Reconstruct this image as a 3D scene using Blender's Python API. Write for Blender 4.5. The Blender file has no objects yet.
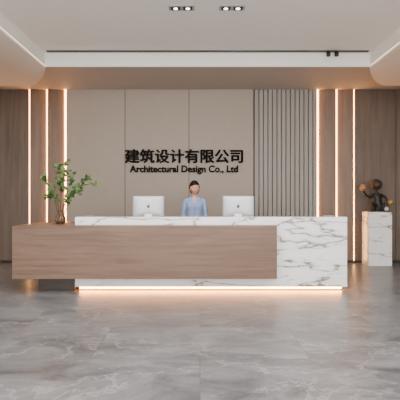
import bpy, bmesh, math, random
from mathutils import Vector, Matrix, noise
random.seed(7)
S=bpy.context.scene
COL=S.collection

# ---------------------------------------------------------------- helpers
def s2l(c):
    return tuple((v/255/12.92) if v/255<=0.04045 else ((v/255+0.055)/1.055)**2.4 for v in c)
def newmat(name):
    m=bpy.data.materials.new(name); m.use_nodes=True
    nt=m.node_tree; b=nt.nodes['Principled BSDF']
    return m,nt,b
def N(nt,t,**k):
    n=nt.nodes.new(t)
    for a,v in k.items(): setattr(n,a,v)
    return n
def plain(name,rgb,rough=.5,metal=0,spec=.5,var=0.04,nscale=8,bump=0):
    m,nt,b=newmat(name)
    c=s2l(rgb)
    tc=N(nt,'ShaderNodeTexCoord'); no=N(nt,'ShaderNodeTexNoise'); no.inputs['Scale'].default_value=nscale
    no.inputs['Detail'].default_value=4
    nt.links.new(tc.outputs['Object'],no.inputs['Vector'])
    r=N(nt,'ShaderNodeValToRGB'); r.color_ramp.elements[0].position=.3; r.color_ramp.elements[1].position=.7
    r.color_ramp.elements[0].color=tuple(x*(1-var) for x in c)+(1,)
    r.color_ramp.elements[1].color=tuple(min(1,x*(1+var)) for x in c)+(1,)
    nt.links.new(no.outputs['Fac'],r.inputs['Fac']); nt.links.new(r.outputs['Color'],b.inputs['Base Color'])
    b.inputs['Roughness'].default_value=rough; b.inputs['Metallic'].default_value=metal
    b.inputs['Specular IOR Level'].default_value=spec
    if bump:
        bp=N(nt,'ShaderNodeBump'); bp.inputs['Strength'].default_value=bump; bp.inputs['Distance'].default_value=.01
        nt.links.new(no.outputs['Fac'],bp.inputs['Height']); nt.links.new(bp.outputs['Normal'],b.inputs['Normal'])
    return m
def wood(name,c1,c2,scale,rough=.45):
    m,nt,b=newmat(name)
    tc=N(nt,'ShaderNodeTexCoord'); mp=N(nt,'ShaderNodeMapping'); mp.inputs['Scale'].default_value=scale
    nt.links.new(tc.outputs['Object'],mp.inputs['Vector'])
    n1=N(nt,'ShaderNodeTexNoise'); n1.inputs['Scale'].default_value=1; n1.inputs['Detail'].default_value=8; n1.inputs['Roughness'].default_value=.65; n1.inputs['Distortion'].default_value=.6
    nt.links.new(mp.outputs['Vector'],n1.inputs['Vector'])
    r=N(nt,'ShaderNodeValToRGB'); r.color_ramp.elements[0].position=.3; r.color_ramp.elements[1].position=.7
    r.color_ramp.elements[0].color=s2l(c1)+(1,); r.color_ramp.elements[1].color=s2l(c2)+(1,)
    nt.links.new(n1.outputs['Fac'],r.inputs['Fac']); nt.links.new(r.outputs['Color'],b.inputs['Base Color'])
    b.inputs['Roughness'].default_value=rough
    bp=N(nt,'ShaderNodeBump'); bp.inputs['Strength'].default_value=.15; bp.inputs['Distance'].default_value=.003
    nt.links.new(n1.outputs['Fac'],bp.inputs['Height']); nt.links.new(bp.outputs['Normal'],b.inputs['Normal'])
    return m
def emit(name,rgb,s):
    m,nt,b=newmat(name)
    b.inputs['Base Color'].default_value=s2l(rgb)+(1,)
    b.inputs['Emission Color'].default_value=s2l(rgb)+(1,); b.inputs['Emission Strength'].default_value=s
    return m
def marble(name):
    m,nt,b=newmat(name)
    L=nt.links.new
    tc=N(nt,'ShaderNodeTexCoord'); mp=N(nt,'ShaderNodeMapping')
    mp.inputs['Rotation'].default_value=(0,math.radians(38),0)
    mp.inputs['Scale'].default_value=(.45,1.0,2.0)
    L(tc.outputs['Object'],mp.inputs['Vector'])
    def vein(scale,width,seed,dist,detail=6):
        ad=N(nt,'ShaderNodeVectorMath',operation='ADD'); ad.inputs[1].default_value=(seed,seed*.7,seed*1.3)
        L(mp.outputs['Vector'],ad.inputs[0])
        n=N(nt,'ShaderNodeTexNoise'); n.inputs['Scale'].default_value=scale; n.inputs['Detail'].default_value=detail
        n.inputs['Roughness'].default_value=.5; n.inputs['Distortion'].default_value=dist
        L(ad.outputs[0],n.inputs['Vector'])
        s=N(nt,'ShaderNodeMath',operation='SUBTRACT'); s.inputs[1].default_value=.5; L(n.outputs['Fac'],s.inputs[0])
        a=N(nt,'ShaderNodeMath',operation='ABSOLUTE'); L(s.outputs[0],a.inputs[0])
        mr=N(nt,'ShaderNodeMapRange'); mr.inputs['From Min'].default_value=0; mr.inputs['From Max'].default_value=width
        mr.inputs['To Min'].default_value=1; mr.inputs['To Max'].default_value=0
        L(a.outputs[0],mr.inputs['Value']); return mr.outputs[0]
    v1=vein(1.6,.015,3.1,.3,4); v2=vein(2.5,.009,11.3,.5,4); vs=vein(1.6,.05,3.1,.3,3)
    nm=N(nt,'ShaderNodeTexNoise'); nm.inputs['Scale'].default_value=2.2; L(tc.outputs['Object'],nm.inputs['Vector'])
    mm=N(nt,'ShaderNodeMapRange'); mm.inputs['From Min'].default_value=.40; mm.inputs['From Max'].default_value=.60; L(nm.outputs['Fac'],mm.inputs['Value'])
    v2m=N(nt,'ShaderNodeMath',operation='MULTIPLY'); L(v2,v2m.inputs[0]); L(mm.outputs[0],v2m.inputs[1])
    def mix(fac,a,bcol,mult):
        x=N(nt,'ShaderNodeMix',data_type='RGBA'); f=N(nt,'ShaderNodeMath',operation='MULTIPLY'); f.inputs[1].default_value=mult; L(fac,f.inputs[0])
        L(f.outputs[0],x.inputs['Factor'])
        if isinstance(a,tuple): x.inputs['A'].default_value=a
        else: L(a,x.inputs['A'])
        x.inputs['B'].default_value=bcol; return x.outputs['Result']
    base=s2l((240,237,233))+(1,)
    c=mix(vs,base,s2l((206,200,194))+(1,),.5)
    c=mix(v2m.outputs[0],c,s2l((132,114,100))+(1,),.8)
    c=mix(v1,c,s2l((92,72,60))+(1,),.9)
    L(c,b.inputs['Base Color']); b.inputs['Roughness'].default_value=.18
    return m
def floormat():
    m,nt,b=newmat('floor_stone_tile'); L=nt.links.new
    tc=N(nt,'ShaderNodeTexCoord')
    br=N(nt,'ShaderNodeTexBrick'); br.offset=0.5
    br.inputs['Scale'].default_value=1; br.inputs['Brick Width'].default_value=1.8; br.inputs['Row Height'].default_value=.9
    br.inputs['Mortar Size'].default_value=.003; br.inputs['Mortar Smooth'].default_value=.1
    br.inputs['Color1'].default_value=(0,0,0,1); br.inputs['Color2'].default_value=(1,1,1,1); br.inputs['Mortar'].default_value=(.5,.5,.5,1)
    L(tc.outputs['Object'],br.inputs['Vector'])
    sc=N(nt,'ShaderNodeVectorMath',operation='SCALE'); sc.inputs['Scale'].default_value=.9; L(br.outputs['Color'],sc.inputs[0])
    ad=N(nt,'ShaderNodeVectorMath',operation='ADD'); L(tc.outputs['Object'],ad.inputs[0]); L(sc.outputs[0],ad.inputs[1])
    mp=N(nt,'ShaderNodeMapping'); mp.inputs['Rotation'].default_value=(0,0,math.radians(-32)); mp.inputs['Scale'].default_value=(.9,1.5,1)
    L(ad.outputs[0],mp.inputs['Vector'])
    n1=N(nt,'ShaderNodeTexNoise'); n1.inputs['Scale'].default_value=1.7; n1.inputs['Detail'].default_value=13; n1.inputs['Roughness'].default_value=.72; n1.inputs['Distortion'].default_value=.9
    L(mp.outputs['Vector'],n1.inputs['Vector'])
    r=N(nt,'ShaderNodeValToRGB')
    r.color_ramp.elements[0].position=.34; r.color_ramp.elements[0].color=s2l((74,74,76))+(1,)
    r.color_ramp.elements[1].position=.66; r.color_ramp.elements[1].color=s2l((126,126,127))+(1,)
    L(n1.outputs['Fac'],r.inputs['Fac'])
    n2=N(nt,'ShaderNodeTexNoise'); n2.inputs['Scale'].default_value=1.0; n2.inputs['Detail'].default_value=10; n2.inputs['Roughness'].default_value=.6; n2.inputs['Distortion'].default_value=.6
    L(mp.outputs['Vector'],n2.inputs['Vector'])
    s=N(nt,'ShaderNodeMath',operation='SUBTRACT'); s.inputs[1].default_value=.5; L(n2.outputs['Fac'],s.inputs[0])
    a=N(nt,'ShaderNodeMath',operation='ABSOLUTE'); L(s.outputs[0],a.inputs[0])
    mr=N(nt,'ShaderNodeMapRange'); mr.inputs['From Max'].default_value=.010; mr.inputs['To Min'].default_value=.42; mr.inputs['To Max'].default_value=0; L(a.outputs[0],mr.inputs['Value'])
    x=N(nt,'ShaderNodeMix',data_type='RGBA'); L(mr.outputs[0],x.inputs['Factor']); L(r.outputs['Color'],x.inputs['A']); x.inputs['B'].default_value=s2l((170,169,168))+(1,)
    y=N(nt,'ShaderNodeMix',data_type='RGBA'); 
    mf=N(nt,'ShaderNodeMath',operation='MULTIPLY'); mf.inputs[1].default_value=.6; L(br.outputs['Fac'],mf.inputs[0]); L(mf.outputs[0],y.inputs['Factor'])
    L(x.outputs['Result'],y.inputs['A']); y.inputs['B'].default_value=s2l((54,53,52))+(1,)
    L(y.outputs['Result'],b.inputs['Base Color'])
    mr2=N(nt,'ShaderNodeMapRange'); mr2.inputs['To Min'].default_value=.20; mr2.inputs['To Max'].default_value=.44; L(n1.outputs['Fac'],mr2.inputs['Value']); L(mr2.outputs[0],b.inputs['Roughness'])
    bp=N(nt,'ShaderNodeBump'); bp.inputs['Strength'].default_value=.12; bp.inputs['Distance'].default_value=.01
    L(n1.outputs['Fac'],bp.inputs['Height']); L(bp.outputs['Normal'],b.inputs['Normal'])
    b.inputs['Specular IOR Level'].default_value=.45
    return m

def link(o,parent=None):
    COL.objects.link(o)
    if parent: o.parent=parent
    return o
def mesh_obj(name,verts,faces,mat,parent=None,smooth=False,mats=None,mi=None):
    me=bpy.data.meshes.new(name); me.from_pydata([tuple(v) for v in verts],[],faces); me.update()
    o=bpy.data.objects.new(name,me)
    for mm in (mats or [mat]): me.materials.append(mm)
    if mi:
        for p,i in zip(me.polygons,mi): p.material_index=i
    bm=bmesh.new(); bm.from_mesh(me); bmesh.ops.recalc_face_normals(bm,faces=bm.faces); bm.to_mesh(me); bm.free()
    if smooth:
        for p in me.polygons: p.use_smooth=True
    return link(o,parent)
def box(name,x0,x1,y0,y1,z0,z1,mat,parent=None,bevel=0):
    cx,cy,cz=(x0+x1)/2,(y0+y1)/2,(z0+z1)/2
    bm=bmesh.new(); bmesh.ops.create_cube(bm,size=1)
    for v in bm.verts: v.co=Vector((v.co.x*(x1-x0)+cx,v.co.y*(y1-y0)+cy,v.co.z*(z1-z0)+cz))
    if bevel: bmesh.ops.bevel(bm,geom=bm.edges[:],offset=bevel,segments=2,affect='EDGES')
    me=bpy.data.meshes.new(name); bm.to_mesh(me); bm.free(); me.materials.append(mat)
    return link(bpy.data.objects.new(name,me),parent)
def empty(name,loc=(0,0,0)):
    e=bpy.data.objects.new(name,None); e.location=loc; e.empty_display_size=.1; return link(e)
class MB:
    def __init__(s): s.v=[];s.f=[];s.m=[]
    def add(s,vs,fs,mi=0):
        o=len(s.v); s.v+=[Vector(v) for v in vs]; s.f+=[tuple(i+o for i in f) for f in fs]; s.m+=[mi]*len(fs)
    def box(s,x0,x1,y0,y1,z0,z1,mi=0):
        s.add([(x0,y0,z0),(x1,y0,z0),(x1,y1,z0),(x0,y1,z0),(x0,y0,z1),(x1,y0,z1),(x1,y1,z1),(x0,y1,z1)],
              [(0,3,2,1),(4,5,6,7),(0,1,5,4),(1,2,6,5),(2,3,7,6),(3,0,4,7)],mi)
    def rings(s,rings,n=20,mi=0):
        vs=[];fs=[]
        for c,u,w in rings:
            for i in range(n):
                a=2*math.pi*i/n; vs.append(Vector(c)+Vector(u)*math.cos(a)+Vector(w)*math.sin(a))
        for k in range(len(rings)-1):
            for i in range(n):
                j=(i+1)%n; fs.append((k*n+i,k*n+j,(k+1)*n+j,(k+1)*n+i))
        fs.append(tuple(range(n))[::-1]); fs.append(tuple(range((len(rings)-1)*n,len(rings)*n)))
        s.add(vs,fs,mi)
    def tube(s,pts,rad,n=10,mi=0,cap=True):
        pts=[Vector(p) for p in pts]; R=[]
        if cap:
            d0=(pts[0]-pts[1]).normalized(); d1=(pts[-1]-pts[-2]).normalized()
            pts2=[pts[0]+d0*rad[0]*.95,pts[0]+d0*rad[0]*.7]+pts+[pts[-1]+d1*rad[-1]*.7,pts[-1]+d1*rad[-1]*.95]
            rad2=[rad[0]*.3,rad[0]*.72]+list(rad)+[rad[-1]*.72,rad[-1]*.3]
        else: pts2,rad2=pts,list(rad)
        ref=None
        for k,p in enumerate(pts2):
            if k==0: t=pts2[1]-p
            elif k==len(pts2)-1: t=p-pts2[k-1]
            else: t=pts2[k+1]-pts2[k-1]
            t.normalize()
            if ref is None:
                ref=Vector((1,0,0)) if abs(t.x)<.8 else Vector((0,1,0))
            u=(ref-t*ref.dot(t)).normalized(); ref=u; w=t.cross(u)
            R.append((p,u*rad2[k],w*rad2[k]))
        s.rings(R,n,mi)
    def ell(s,c,r,n=20,m=12,mi=0,rot=None):
        c=Vector(c);vs=[];fs=[]
        for j in range(1,m):
            ph=math.pi*j/m
            for i in range(n):
                a=2*math.pi*i/n
                p=Vector((r[0]*math.sin(ph)*math.cos(a),r[1]*math.sin(ph)*math.sin(a),r[2]*math.cos(ph)))
                if rot: p=rot@p
                vs.append(c+p)
        t=Vector((0,0,r[2])); 
        if rot:t=rot@t
        vs+= [c+t,c-t]; T=len(vs)-2;B=T+1
        for j in range(m-2):
            for i in range(n):
                k=(i+1)%n; fs.append((j*n+i,(j+1)*n+i,(j+1)*n+k,j*n+k))
        for i in range(n):
            k=(i+1)%n; fs.append((T,i,k)); fs.append((B,(m-2)*n+k,(m-2)*n+i))
        s.add(vs,fs,mi)
    def lathe(s,prof,c=(0,0,0),n=32,mi=0):
        vs=[];fs=[]
        for r,z in prof:
            for i in range(n):
                a=2*math.pi*i/n; vs.append((c[0]+r*math.cos(a),c[1]+r*math.sin(a),c[2]+z))
        for k in range(len(prof)-1):
            for i in range(n):
                j=(i+1)%n; fs.append((k*n+i,k*n+j,(k+1)*n+j,(k+1)*n+i))
        s.add(vs,fs,mi)
    def obj(s,name,mats,parent=None,smooth=True,remesh=0,sm=0):
        if not isinstance(mats,list): mats=[mats]
        o=mesh_obj(name,s.v,s.f,None,parent,smooth,mats=mats,mi=s.m)
        if remesh:
            md=o.modifiers.new('r','REMESH'); md.mode='VOXEL'; md.voxel_size=remesh; md.use_smooth_shade=True
            if sm:
                q=o.modifiers.new('s','SMOOTH'); q.factor=.5; q.iterations=sm
        return o

# ---------------------------------------------------------------- materials
M_floor=floormat()
M_marble=marble('veined_white_marble')
M_cwood=wood('counter_oak',(92,68,52),(124,97,78),(1.2,14,22))
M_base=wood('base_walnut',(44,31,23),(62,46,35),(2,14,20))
M_wwood=wood('wall_wood_veneer',(92,77,66),(115,99,86),(16,16,.9),.5)
M_rib=wood('wood_rib',(108,84,66),(132,106,86),(16,16,.9),.5)
M_beige=plain('beige_wall_panel',(166,151,137),.55,var=.02)
M_flute=plain('fluted_panel_grey',(154,146,137),.5,var=.02)
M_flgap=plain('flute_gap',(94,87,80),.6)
M_wall=plain('side_wall_plaster',(205,198,192),.7)
M_ceil=plain('ceiling_plaster',(249,245,239),.8,var=.01)
M_ceil2=plain('ceiling_beige_paint',(192,177,163),.7,var=.01)
M_joint=plain('panel_joint_dark',(50,40,34),.6)
M_black=plain('black_metal',(24,22,21),.4)
M_letter=plain('dark_bronze_letter',(15,9,7),.7,spec=.15)
M_led=emit('warm_led_strip',(255,180,108),19)
M_cove=emit('ceiling_cove_led',(255,226,196),2.5)
M_ledc=emit('counter_led_strip',(255,170,84),55)
M_lens=emit('downlight_lens',(255,240,220),8)
M_alu=plain('silver_aluminium',(182,184,188),.3,metal=.25,var=.01)
M_dkgrey=plain('dark_logo',(50,50,52),.3)
M_screen=plain('screen_black',(12,12,14),.15)

# ---------------------------------------------------------------- room
YW=9.15
box('floor',-5.5,5.5,-3,YW+.3,-.1,0,M_floor)
box('wall_back',-5.5,5.5,YW+.08,YW+.3,0,3.6,M_wall)
box('wall_left',-5.7,-5.5,-3,YW+.3,0,3.95,M_wall)
box('wall_right',5.5,5.7,-3,YW+.3,0,3.95,M_wall)
box('ceiling',-5.5,5.5,-3,7.6,3.83,3.95,M_ceil)
k=MB(); k.box(-5.5,5.5,7.6,YW+.3,3.6,3.95,0)
k.obj('ceiling_rear',[M_ceil2],smooth=False)
k=MB(); k.box(-2.67,2.93,7.585,7.6,3.6,3.83,0); k.obj('trim_1',[M_ceil],smooth=False)
def bulk(name,xin,xout,mat,rx,rz):
    sgn=1 if xout>xin else -1
    pr=[(xout,3.83),(xin,3.83),(xin,3.62),(xin+sgn*.02,3.62),(xin+sgn*.02,3.605),(xin,3.605)]
    nn=16
    for i in range(1,nn+1):
        a=math.pi/2*i/nn
        pr.append((xin+sgn*rx*(1-math.cos(a)),3.605-rz*math.sin(a)))
    pr.append((xout,3.605-rz)); n=len(pr)
    vs=[(x,-3,z) for x,z in pr]+[(x,7.6,z) for x,z in pr]
    fs=[tuple(range(n)),tuple(range(n,2*n))]+[(i,(i+1)%n,(i+1)%n+n,i+n) for i in range(n)]
    o=mesh_obj(name,vs,fs,mat)
    for p in o.data.polygons:
        if len(p.vertices)==4 and max(o.data.vertices[v].co.z for v in p.vertices)<3.604: p.use_smooth=True
    box('led_line',min(xin+sgn*.006,xin+sgn*.019),max(xin+sgn*.006,xin+sgn*.019),-2.9,7.58,3.606,3.619,M_cove,o)
    return o
bulk('ceiling_bulkhead',-2.67,-5.5,M_ceil,.30,.33); bulk('ceiling_bulkhead.001',2.93,5.5,M_ceil,.28,.33)
slot=empty('linear_track_light')
box('slot',-2.6,2.86,7.44,7.5,3.815,3.832,M_black,slot)
for x in (2.18,2.32):
    k=MB(); k.lathe([(.001,3.74),(.03,3.74),(.035,3.745),(.035,3.82),(.001,3.82)],(x,7.47,0),16); k.obj('head',[M_black],slot)
for i,x in enumerate((-.24,.42)):
    e=empty('recessed_downlight')
    box('trim_frame',x-.17,x+.17,5.72,5.86,3.822,3.832,M_alu,e)
    for dx in (-.08,.08):
        box('baffle',x+dx-.06,x+dx+.06,5.74,5.84,3.817,3.824,M_black,e)
        k=MB(); k.lathe([(.001,3.812),(.025,3.812),(.028,3.817)],(x+dx,5.79,0),16); k.obj('lens',[M_lens],e)

# back wall cladding
SC=48.1
def wx(px): return (px-200)/SC
yf=YW
def panel(name,p0,p1,mat,front=yf,g=.006):
    return box(name,wx(p0)+g,wx(p1)-g,front,YW+.08,.0,3.6,mat,cl,.004)
cl=empty('wall_cladding')
panel('wood_panel_1',-55,-14,M_wwood); panel('wood_panel_2',-14,29,M_wwood)
panel('wood_panel_3',354.5,396,M_wwood); panel('wood_panel_4',396,450,M_wwood)
panel('beige_panel_1',66,125,M_beige); panel('beige_panel_2',125,189,M_beige); panel('beige_panel_3',189,253.5,M_beige)
for p in (125,189): box('panel_joint',wx(p)-.008,wx(p)+.008,yf+.004,yf+.02,0,3.6,M_joint,cl)
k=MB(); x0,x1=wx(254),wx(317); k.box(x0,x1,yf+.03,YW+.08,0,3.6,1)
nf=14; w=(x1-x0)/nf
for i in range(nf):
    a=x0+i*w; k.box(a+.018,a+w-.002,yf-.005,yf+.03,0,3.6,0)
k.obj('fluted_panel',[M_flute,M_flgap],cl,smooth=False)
def rib(p0,p1,ledside):
    a,b=wx(p0),wx(p1); g=.035
    k=MB()
    if ledside>0: pts=[(a,yf-.03),(b-g,yf+.03)]
    else: pts=[(a+g,yf+.03),(b,yf-.03)]
    (xa,ya),(xb,yb)=pts
    k.add([(xa,ya,0),(xb,yb,0),(xb,YW+.08,0),(xa,YW+.08,0),(xa,ya,3.6),(xb,yb,3.6),(xb,YW+.08,3.6),(xa,YW+.08,3.6)],
          [(0,3,2,1),(4,5,6,7),(0,1,5,4),(1,2,6,5),(2,3,7,6),(3,0,4,7)])
    k.obj('wood_rib',[M_rib],cl,smooth=False)
    if ledside>0: box('led',b-g,b-.008,yf+.005,yf+.06,.0,3.6,M_led,cl)
    else: box('led',a+.008,a+g,yf+.005,yf+.06,.0,3.6,M_led,cl)
box('led',wx(29)+.0,wx(29)+.03,yf+.005,yf+.06,0,3.6,M_led,cl)
rib(30.5,48,1); rib(48,66,1)
rib(317,335.5,-1); rib(335.5,353,-1)
box('led',wx(353),wx(353)+.03,yf+.005,yf+.06,0,3.6,M_led,cl)
box('baseboard_back',-5.5,5.5,yf-.045,yf-.032,0,.05,M_joint)

# ---------------------------------------------------------------- sign
sign=empty('company_sign')
def text(body,x0,x1,z0,z1,name,off,dup=0):
    cu=bpy.data.curves.new(name,'FONT'); cu.body=body; cu.size=1; cu.extrude=.03; cu.offset=off; cu.resolution_u=4
    o=bpy.data.objects.new(name+'_c',cu); COL.objects.link(o)
    dg=bpy.context.evaluated_depsgraph_get(); dg.update()
    me=bpy.data.meshes.new_from_object(o.evaluated_get(dg))
    bpy.data.objects.remove(o)
    xs=[v.co.x for v in me.vertices]; ys=[v.co.y for v in me.vertices]
    sx=(x1-x0)/(max(xs)-min(xs)); sy=(z1-z0)/(max(ys)-min(ys)); mx,my=min(xs),min(ys)
    vs=[Vector((x0+(v.co.x-mx)*sx, yf-.03-v.co.z*.6, z0+(v.co.y-my)*sy)) for v in me.vertices]
    fs=[tuple(p.vertices) for p in me.polygons]
    k=MB()
    for d in ([(0,0,0)] if not dup else [(-dup,0,0),(dup,.0005,0),(0,.001,dup*.6),(0,.0015,-dup*.6)]):
        k.add([v+Vector(d) for v in vs],fs)
    k.obj(name,[M_letter],sign,smooth=False)
text('建筑设计有限公司',wx(125.5),wx(242.5),1.3+37/SC,1.3+50.5/SC,'chinese_letters',0.0,.011)
text('Architectural Design Co., Ltd',wx(130),wx(238),1.3+25.5/SC,1.3+34.5/SC,'latin_letters',.028)

# ---------------------------------------------------------------- counter
ct=empty('reception_counter')
k=MB()
mx0,mx1=-1.79,2.106; zt=1.056
k.box(mx0,mx1,6.30,6.46,.055,zt)
k.box(mx1-.12,mx1,6.46,7.1,.055,zt)
k.box(mx0,mx0+.12,6.46,7.1,.055,zt)
k.obj('marble_front',[M_marble],ct,smooth=False)
box('work_surface',mx0+.12,mx1-.12,6.46,7.06,.86,.90,M_beige,ct)
box('inner_cabinet',mx0+.2,mx0+.9,6.5,7.0,.0,.86,M_beige,ct)
box('inner_cabinet_2',mx1-.9,mx1-.2,6.5,7.0,.0,.86,M_beige,ct)
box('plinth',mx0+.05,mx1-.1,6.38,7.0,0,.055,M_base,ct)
box('led_strip',mx0+.05,mx1-.06,6.355,6.378,.02,.05,M_ledc,ct)
box('wood_volume',-2.586,1.06,6.05,6.298,.213,.942,M_cwood,ct,.004)
box('wood_return',-2.586,mx0-.002,6.299,7.15,.213,.942,M_cwood,ct,.004)
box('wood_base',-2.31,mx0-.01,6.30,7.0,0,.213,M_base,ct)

# ---------------------------------------------------------------- monitors
def monitor(x,rz):
    e=empty('desktop_monitor',(x,6.74,.901)); e.rotation_euler=(0,0,rz)
    w,h=.240,.36; z0=.10
    k=MB()
    def rr(w,h,r,y,n=6):
        o=[]
        for cx,cz,a0 in ((w-r,h-r,0),(-w+r,h-r,90),(-w+r,-h+r,180),(w-r,-h+r,270)):
            for i in range(n): 
                a=math.radians(a0+90*i/(n-1)); o.append((cx+r*math.cos(a),y,cz+r*math.sin(a)))
        return o
    H=h/2; zc=z0+H
    loops=[rr(w,H,.014,.0),rr(w,H,.014,-.006),rr(w*.9,H*.88,.05,-.018),rr(w*.55,H*.5,.08,-.034),rr(w*.15,H*.12,.02,-.038)]
    vs=[(a,b,c+zc) for l in loops for a,b,c in l]; n=24; fs=[tuple(range(n))]
    for q in range(4):
        for i in range(n): j=(i+1)%n; fs.append((q*n+i,q*n+j,(q+1)*n+j,(q+1)*n+i))
    fs.append(tuple(range(4*n,5*n)))
    k.add(vs,fs); k.obj('shell',[M_alu],e)
    box('screen',-w+.01,w-.01,.0,.003,z0+.07,z0+h-.01,M_screen,e)
    k=MB(); 
    k.add([(-.085,-.10,0),(.085,-.10,0),(.085,.08,0),(-.085,.08,0),(-.085,-.10,.006),(.085,-.10,.006),(.085,.08,.006),(-.085,.08,.006)],
        [(0,3,2,1),(4,5,6,7),(0,1,5,4),(1,2,6,5),(2,3,7,6),(3,0,4,7)])
    k.add([(-.07,-.10,.004),(.07,-.10,.004),(.07,-.092,.004),(-.07,-.092,.004),(-.055,-.03,.2),(.055,-.03,.2),(.055,-.02,.2),(-.055,-.02,.2)],
        [(0,3,2,1),(4,5,6,7),(0,1,5,4),(1,2,6,5),(2,3,7,6),(3,0,4,7)])
    k.obj('stand',[M_alu],e,smooth=False)
    k=MB(); k.ell((0,-.040,zc+.02),(.022,.003,.024)); k.ell((.008,-.040,zc+.052),(.006,.003,.010)); k.obj('logo',[M_dkgrey],e)
    return e
monitor(-.79,math.radians(4)); monitor(.585,math.radians(-5))

# ---------------------------------------------------------------- vase with branches
M_glass,nt,b=newmat('smoked_glass'); b.inputs['Base Color'].default_value=s2l((176,156,134))+(1,); b.inputs['Transmission Weight'].default_value=.85; b.inputs['Roughness'].default_value=.05; b.inputs['IOR'].default_value=1.3
M_leaf=plain('green_leaf',(62,90,38),.5,var=.3,nscale=20)
M_leaf2=plain('pale_green_leaf',(100,122,64),.5,var=.25,nscale=20)
M_stem=plain('branch_bark',(74,56,40),.7)
va=empty('vase_with_branches',(-2.1,6.62,.942))
k=MB()
k.lathe([(.0,.002),(.055,.002),(.072,.012),(.080,.05),(.078,.09),(.060,.125),(.036,.15),(.034,.175),(.044,.195),(.040,.195),(.030,.175),(.032,.152),(.055,.122),(.072,.088),(.074,.05),(.066,.018),(.0,.01)],n=32)
k.obj('glass_vase',[M_glass],va)
def curve(p0,p1,p2,n=12):
    return [Vector(p0)*(1-t)**2+Vector(p1)*2*t*(1-t)+Vector(p2)*t*t for t in [i/n for i in range(n+1)]]
br=[((0.01,0,.03),(-.02,0,.5),(.10,-.02,.94)),((-.01,.01,.03),(.02,.05,.55),(-.06,.06,.86)),
    ((.0,.01,.03),(.10,-.04,.62),(.54,-.06,.60)),((.02,0,.03),(.12,.06,.45),(.38,.10,.68)),
    ((-.02,0,.03),(-.06,-.04,.45),(-.22,-.05,.68)),((-.01,-.01,.03),(.0,-.05,.45),(-.19,.02,.42)),
    ((.01,.01,.03),(.06,-.08,.4),(.25,-.12,.46)),((.0,.01,.03),(.04,.0,.4),(.20,.02,.74))]
k=MB(); lf=MB()
def leaf(p,d,up,L,mi):
    d=d.normalized(); s=d.cross(up)
    if s.length<.01: s=Vector((1,0,0))
    s.normalize(); n=s.cross(d)
    W=L*.34; vs=[];fs=[]
    prof=[(0,.05),(.2,.75),(.45,1),(.7,.8),(.88,.4),(1,.02)]
    for t,w in prof:
        c=p+d*L*t-n*L*.25*t*t
        vs+= [c-s*W*w+n*W*.25*w, c, c+s*W*w+n*W*.25*w]
    for i in range(5):
        a=i*3; fs+=[(a,a+1,a+4,a+3),(a+1,a+2,a+5,a+4)]
    lf.add(vs,fs,mi)
for bi,(a,c,d) in enumerate(br):
    P=curve(a,c,d); k.tube(P,[.0055*(1-.65*i/12)+.001 for i in range(13)],6)
    for i in range(6,13):
        for s in range(3 if i<11 else 4):
            t=(P[i]-P[i-1]).normalized()
            rd=Vector((random.uniform(-1,1),random.uniform(-1,1),random.uniform(-.5,.9))).normalized()
            if s==0 and i%2:
                q=P[i]+(t+rd*1.2).normalized()*random.uniform(.06,.12)
                k.tube([P[i],(P[i]+q)/2+Vector((0,0,.01)),q],[.002,.0015,.001],5)
                for _ in range(3): leaf(q,Vector((random.uniform(-1,1),random.uniform(-1,1),random.uniform(-.4,.8))),Vector((0,-.8,.6)),random.uniform(.055,.085),random.randint(0,1))
            else:
                leaf(P[i],(t*.6+rd),Vector((random.uniform(-.5,.5),random.uniform(-1,-.3),.5)),random.uniform(.055,.09),random.randint(0,1))
k.obj('branches',[M_stem],va); lf.obj('leaves',[M_leaf,M_leaf2],va)

# ---------------------------------------------------------------- pedestal + sculpture
box('marble_pedestal',3.32,3.78,8.66,9.02,0,1.064,M_marble,None,.004)
M_brz=plain('dark_bronze',(22,17,15),.45,metal=.2,nscale=10)
M_brz2=plain('brown_bronze',(60,42,32),.45,metal=.2,nscale=10)
M_gold=plain('antique_gold',(176,134,84),.4,metal=.3)
M_stonew=plain('white_stone',(215,210,204),.5)
sc=empty('abstract_figure_sculpture',(3.56,8.84,1.064))
k=MB()
k.box(-.17,.19,-.12,.12,0,.02)
k.rings([((.02,0,.02),(.085,0,0),(0,.06,0)),((.03,0,.09),(.105,0,0),(0,.075,0)),((.02,0,.16),(.075,0,0),(0,.06,0)),((.01,0,.24),(.075,0,0),(0,.055,0)),((-.0,0,.32),(.10,0,0),(0,.055,0)),((-.01,0,.37),(.05,0,0),(0,.04,0)),((-.02,0,.42),(.028,0,0),(0,.028,0)),((-.02,0,.47),(.028,0,0),(0,.028,0))],20)
k.tube([(-.08,0,.335),(-.16,-.02,.28),(-.24,-.03,.33),(-.285,-.03,.41)],[.034,.027,.023,.019])
k.tube([(.08,0,.335),(.16,-.02,.29),(.19,-.03,.21),(.19,-.05,.14)],[.034,.027,.022,.02])
k.tube([(-.03,-.02,.10),(-.14,-.06,.19),(-.15,-.07,.03)],[.05,.036,.026])
k.tube([(.05,-.02,.10),(.10,-.08,.17),(.08,-.09,.03)],[.05,.036,.026])
k.obj('figure_body',[M_brz],sc,remesh=.008,sm=4)
k=MB(); k.ell((-.02,0,.545),(.115,.115,.112),28,18); k.obj('figure_head',[M_brz2],sc)
k=MB(); k.ell((-.295,-.03,.485),(.068,.068,.068),24,14); k.ell((.235,-.07,.19),(.058,.058,.058),20,12); k.obj('figure_spheres',[M_gold],sc)
k=MB(); k.ell((.15,-.08,.06),(.04,.04,.04)); k.obj('small_sphere',[M_stonew],sc)

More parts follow.
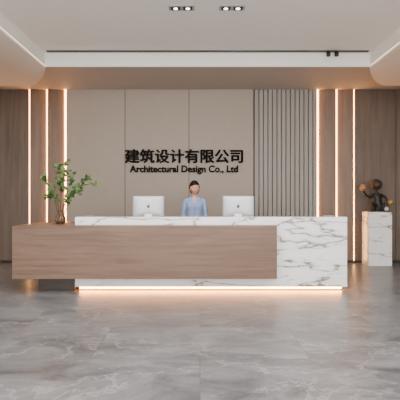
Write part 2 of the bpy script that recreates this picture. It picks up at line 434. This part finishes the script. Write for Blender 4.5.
# ---------------------------------------------------------------- receptionist
M_skin=plain('skin',(186,136,110),.5,var=.02); M_shirt=plain('light_blue_shirt',(126,144,178),.7,var=.05,nscale=14,bump=.1)
M_trs=plain('navy_trousers',(36,38,48),.7); M_hair=plain('dark_brown_hair',(14,9,8),.55,spec=.2,var=.3,nscale=40)
M_lip=plain('lips',(150,70,64),.4); M_eye=plain('eye_white',(190,182,176),.3); M_iris=plain('iris',(30,18,14),.3); M_shoe=plain('black_shoe',(20,18,18),.3)
M_btn=plain('shirt_placket',(104,122,154),.6)
P=empty('receptionist_woman',(-.09,7.22,0))
def ring(z,rx,ry,cx=0,cy=0): return ((cx,cy,z),(rx,0,0),(0,ry,0))
k=MB()
k.rings([ring(.84,.158,.115),ring(.92,.150,.108),ring(1.0,.124,.094),ring(1.06,.116,.090),ring(1.13,.124,.098,0,-.006),ring(1.19,.136,.112,0,-.012),ring(1.25,.142,.102,0,-.006),ring(1.295,.140,.086),ring(1.325,.115,.072,0,.004),ring(1.348,.076,.060,0,.006),ring(1.365,.058,.054,0,.004)],28)
for s in (-1,1):
    k.tube([(s*.132,0,1.285),(s*.160,.005,1.245),(s*.172,.015,1.15),(s*.184,.03,1.05),(s*.180,-.02,1.0),(s*.172,-.11,.965),(s*.168,-.17,.945)],[.044,.044,.038,.035,.033,.030,.029],14)
k.obj('shirt',[M_shirt],P,remesh=.007,sm=3)
k=MB()
for s in (-1,1):
    vs=[(s*.055,.045,1.36),(s*.058,-.015,1.36),(s*.040,-.062,1.335),(s*.008,-.104,1.265),(s*.050,-.110,1.275),(s*.084,-.068,1.318),(s*.080,.02,1.34),
        (s*.049,.045,1.385),(s*.052,-.015,1.387),(s*.038,-.055,1.368)]
    k.add(vs,[(0,1,6),(1,5,6),(1,2,5),(2,4,5),(2,3,4),(0,7,8,1),(1,8,9,2)])
o=k.obj('collar',[M_shirt],P,smooth=False); md=o.modifiers.new('s','SOLIDIFY'); md.thickness=.005
mesh_obj('neckline',[(-.040,-.062,1.352),(.040,-.062,1.352),(0,-.118,1.225),(0,-.096,1.31)],[(0,3,2),(3,1,2),(0,1,3)],M_skin,P,True)
k=MB(); k.tube([(0,-.121,1.225),(0,-.125,1.19),(0,-.106,1.12),(0,-.094,1.05),(0,-.106,.95)],[.006]*5,6); k.obj('placket',[M_btn],P)
k=MB()
k.rings([ring(.93,.140,.100),ring(.86,.158,.115),ring(.80,.165,.12)],24)
for s in (-1,1):
    k.rings([ring(.88,.075,.10,s*.075),ring(.78,.085,.10,s*.083),ring(.62,.075,.085,s*.085),ring(.48,.058,.064,s*.085,-.005),ring(.30,.055,.06,s*.088,.005),ring(.07,.052,.058,s*.09,.01)],20)
k.obj('trousers',[M_trs],P,remesh=.009,sm=2)
k=MB()
for s in (-1,1):
    k.rings([((s*.09,.055,.045),(.02,0,0),(0,0,.03)),((s*.09,.04,.042),(.034,0,0),(0,0,.040)),((s*.092,-.02,.038),(.036,0,0),(0,0,.038)),((s*.095,-.10,.026),(.042,0,0),(0,0,.025)),((s*.097,-.155,.018),(.030,0,0),(0,0,.016)),((s*.098,-.175,.015),(.012,0,0),(0,0,.008))],16)
k.obj('shoes',[M_shoe],P)
k=MB()
for s in (-1,1):
    w=Vector((s*.168,-.165,.942)); 
    k.tube([w,w+Vector((-s*.002,-.03,-.008))],[.022,.022],12)
    pc=w+Vector((-s*.006,-.07,-.018))
    k.ell(pc,(.038,.048,.014),20,10)
    for i,(dx,L) in enumerate(((-.027,.058),(-.009,.070),(.009,.066),(.026,.050))):
        b0=pc+Vector((s*dx,-.03,.002)); 
        k.tube([b0,b0+Vector((s*dx*.3,-L*.45,.004)),b0+Vector((s*dx*.45,-L*.8,-.006)),b0+Vector((s*dx*.5,-L,-.014))],[.0088,.008,.0072,.0062],8)
    t0=pc+Vector((-s*.026,.022,.0)); k.tube([t0,t0+Vector((-s*.022,-.022,-.002)),t0+Vector((-s*.030,-.050,-.006))],[.012,.0095,.008],8)
k.obj('hands',[M_skin],P,remesh=.003,sm=1)
HC=Vector((0,-.012,1.495))
hd=empty('head',tuple(HC)); hd.parent=P; hd.rotation_euler=(math.radians(3),math.radians(-3),math.radians(8)); hd.scale=(1.06,1.04,1.04)
def headpt(u):
    x,y,z=u
    rx,ry,rz=.073,.090,.108
    p=Vector((x*rx,y*ry,z*rz))
    if z<0:
        t=-z; p.x*=1-.26*t**1.6; 
        if y<0: p.y-= .006*t
        else: p.y*=1-.25*t
    if y<0:
        g=lambda cx,cz,sx,sz: math.exp(-((p.x-cx)/sx)**2-((p.z-cz)/sz)**2)
        p.y-= .018*g(0,-.024,.010,.012)+.009*g(0,-.006,.008,.022)
        p.y+= .008*(g(.028,.004,.015,.010)+g(-.028,.004,.015,.010))
        p.y-= .006*g(0,-.056,.020,.010)+.006*g(0,-.092,.02,.014)
        p.y-= .003*(g(.04,-.03,.018,.018)+g(-.04,-.03,.018,.018))
    return p
n,m=64,44; vs=[];fs=[]
for j in range(m+1):
    ph=math.pi*(j/m)
    for i in range(n):
        a=2*math.pi*i/n
        vs.append(headpt((math.sin(ph)*math.cos(a),math.sin(ph)*math.sin(a),math.cos(ph))))
for j in range(m):
    for i in range(n):
        q=(i+1)%n; fs.append((j*n+i,(j+1)*n+i,(j+1)*n+q,j*n+q))
k=MB(); k.add(vs,fs)
for s in (-1,1): k.ell((s*.074,.008,-.008),(.007,.015,.028),12,8)
k.rings([((0,.015,-.19),(.062,0,0),(0,.05,0)),((0,.015,-.15),(.044,0,0),(0,.043,0)),((0,.014,-.06),(.042,0,0),(0,.045,0))],20)
k.obj('face_and_neck',[M_skin],hd)
k=MB(); kk=MB()
for s in (-1,1):
    k.ell((s*.027,-.0715,.004),(.0105,.007,.0050),14,8); kk.ell((s*.027,-.0780,.004),(.0046,.0018,.0046),10,6)
    kk.tube([(s*.014,-.083,.020),(s*.028,-.082,.024),(s*.042,-.073,.020)],[.0014,.0020,.0010],6)
    kk.tube([(s*.016,-.078,.007),(s*.027,-.0795,.0095),(s*.039,-.073,.006)],[.0009,.0014,.0009],6)
k.obj('eyes',[M_eye],hd); kk.obj('irises_and_brows',[M_iris],hd)
k=MB(); k.tube([(-.023,-.080,-.051),(-.011,-.0895,-.0545),(0,-.0915,-.0555),(.011,-.0895,-.0545),(.023,-.080,-.051)],[.0012,.0033,.0036,.0033,.0012],8)
k.obj('lips',[M_lip],hd)
vs=[];fs=[]
for j in range(m+1):
    ph=math.pi*(j/m)
    for i in range(n):
        a=2*math.pi*i/n; u=Vector((math.sin(ph)*math.cos(a),math.sin(ph)*math.sin(a),math.cos(ph)))
        p=Vector((u.x*.073,u.y*.090,u.z*.108))
        if u.z<0 and u.y>0: p.y*=1-.2*-u.z
        f=1.13+.012*math.sin(a*14)
        vs.append(Vector((p.x*f,p.y*f+.003,p.z*1.13+.002)))
def hairy(u):
    if u.y>.15: return u.z>-.75
    if u.y>-.45: return u.z>-.25+(.15-u.y)*1.05
    return u.z>.46-.15*abs(u.x-.2)
for j in range(m):
    for i in range(n):
        ph=math.pi*((j+.5)/m); a=2*math.pi*(i+.5)/n
        u=Vector((math.sin(ph)*math.cos(a),math.sin(ph)*math.sin(a),math.cos(ph)))
        if hairy(u):
            q=(i+1)%n; fs.append((j*n+i,(j+1)*n+i,(j+1)*n+q,j*n+q))
k=MB(); k.add(vs,fs); 
o=k.obj('hair',[M_hair],hd); md=o.modifiers.new('s','SOLIDIFY'); md.thickness=.012; md.offset=-1
k=MB(); k.ell((0,.112,-.03),(.038,.032,.036)); k.obj('hair_bun',[M_hair],hd)

# ---------------------------------------------------------------- lights
def area(name,loc,size,sy,e,col=(1,.93,.85),rot=(0,0,0)):
    l=bpy.data.lights.new(name,'AREA'); l.shape='RECTANGLE'; l.size=size; l.size_y=sy; l.energy=e; l.color=col
    o=bpy.data.objects.new(name,l); o.location=loc; o.rotation_euler=rot; COL.objects.link(o); return o
area('added_ceiling_fill',(0,2.6,3.8),4.5,2.5,350,(1,.995,.985))  # unseen fill lamp added to brighten the lobby, not a ceiling fixture
def spot(name,loc,tgt,e,ang=70,col=(1,.93,.85)):
    l=bpy.data.lights.new(name,'SPOT'); l.energy=e; l.spot_size=math.radians(ang); l.spot_blend=.8; l.color=col; l.shadow_soft_size=.05
    o=bpy.data.objects.new(name,l); o.location=loc; o.rotation_euler=(Vector(tgt)-Vector(loc)).to_track_quat('-Z','Y').to_euler(); COL.objects.link(o)
for x in (-.24,.42,-1.8,1.9): spot('downlight_spot',(x,5.79,3.8),(x,6.4,1.0),100,80,(1,.95,.9))
W=bpy.data.worlds.new('World'); S.world=W; W.use_nodes=True
bg=W.node_tree.nodes['Background']; bg.inputs['Color'].default_value=(1,.995,.99,1); bg.inputs['Strength'].default_value=6.3

cam=bpy.data.cameras.new('camera'); co=bpy.data.objects.new('camera',cam); co.location=(0,0,1.3); co.rotation_euler=(math.radians(90),0,0)
cam.lens=39.6; cam.sensor_width=36; COL.objects.link(co); S.camera=co
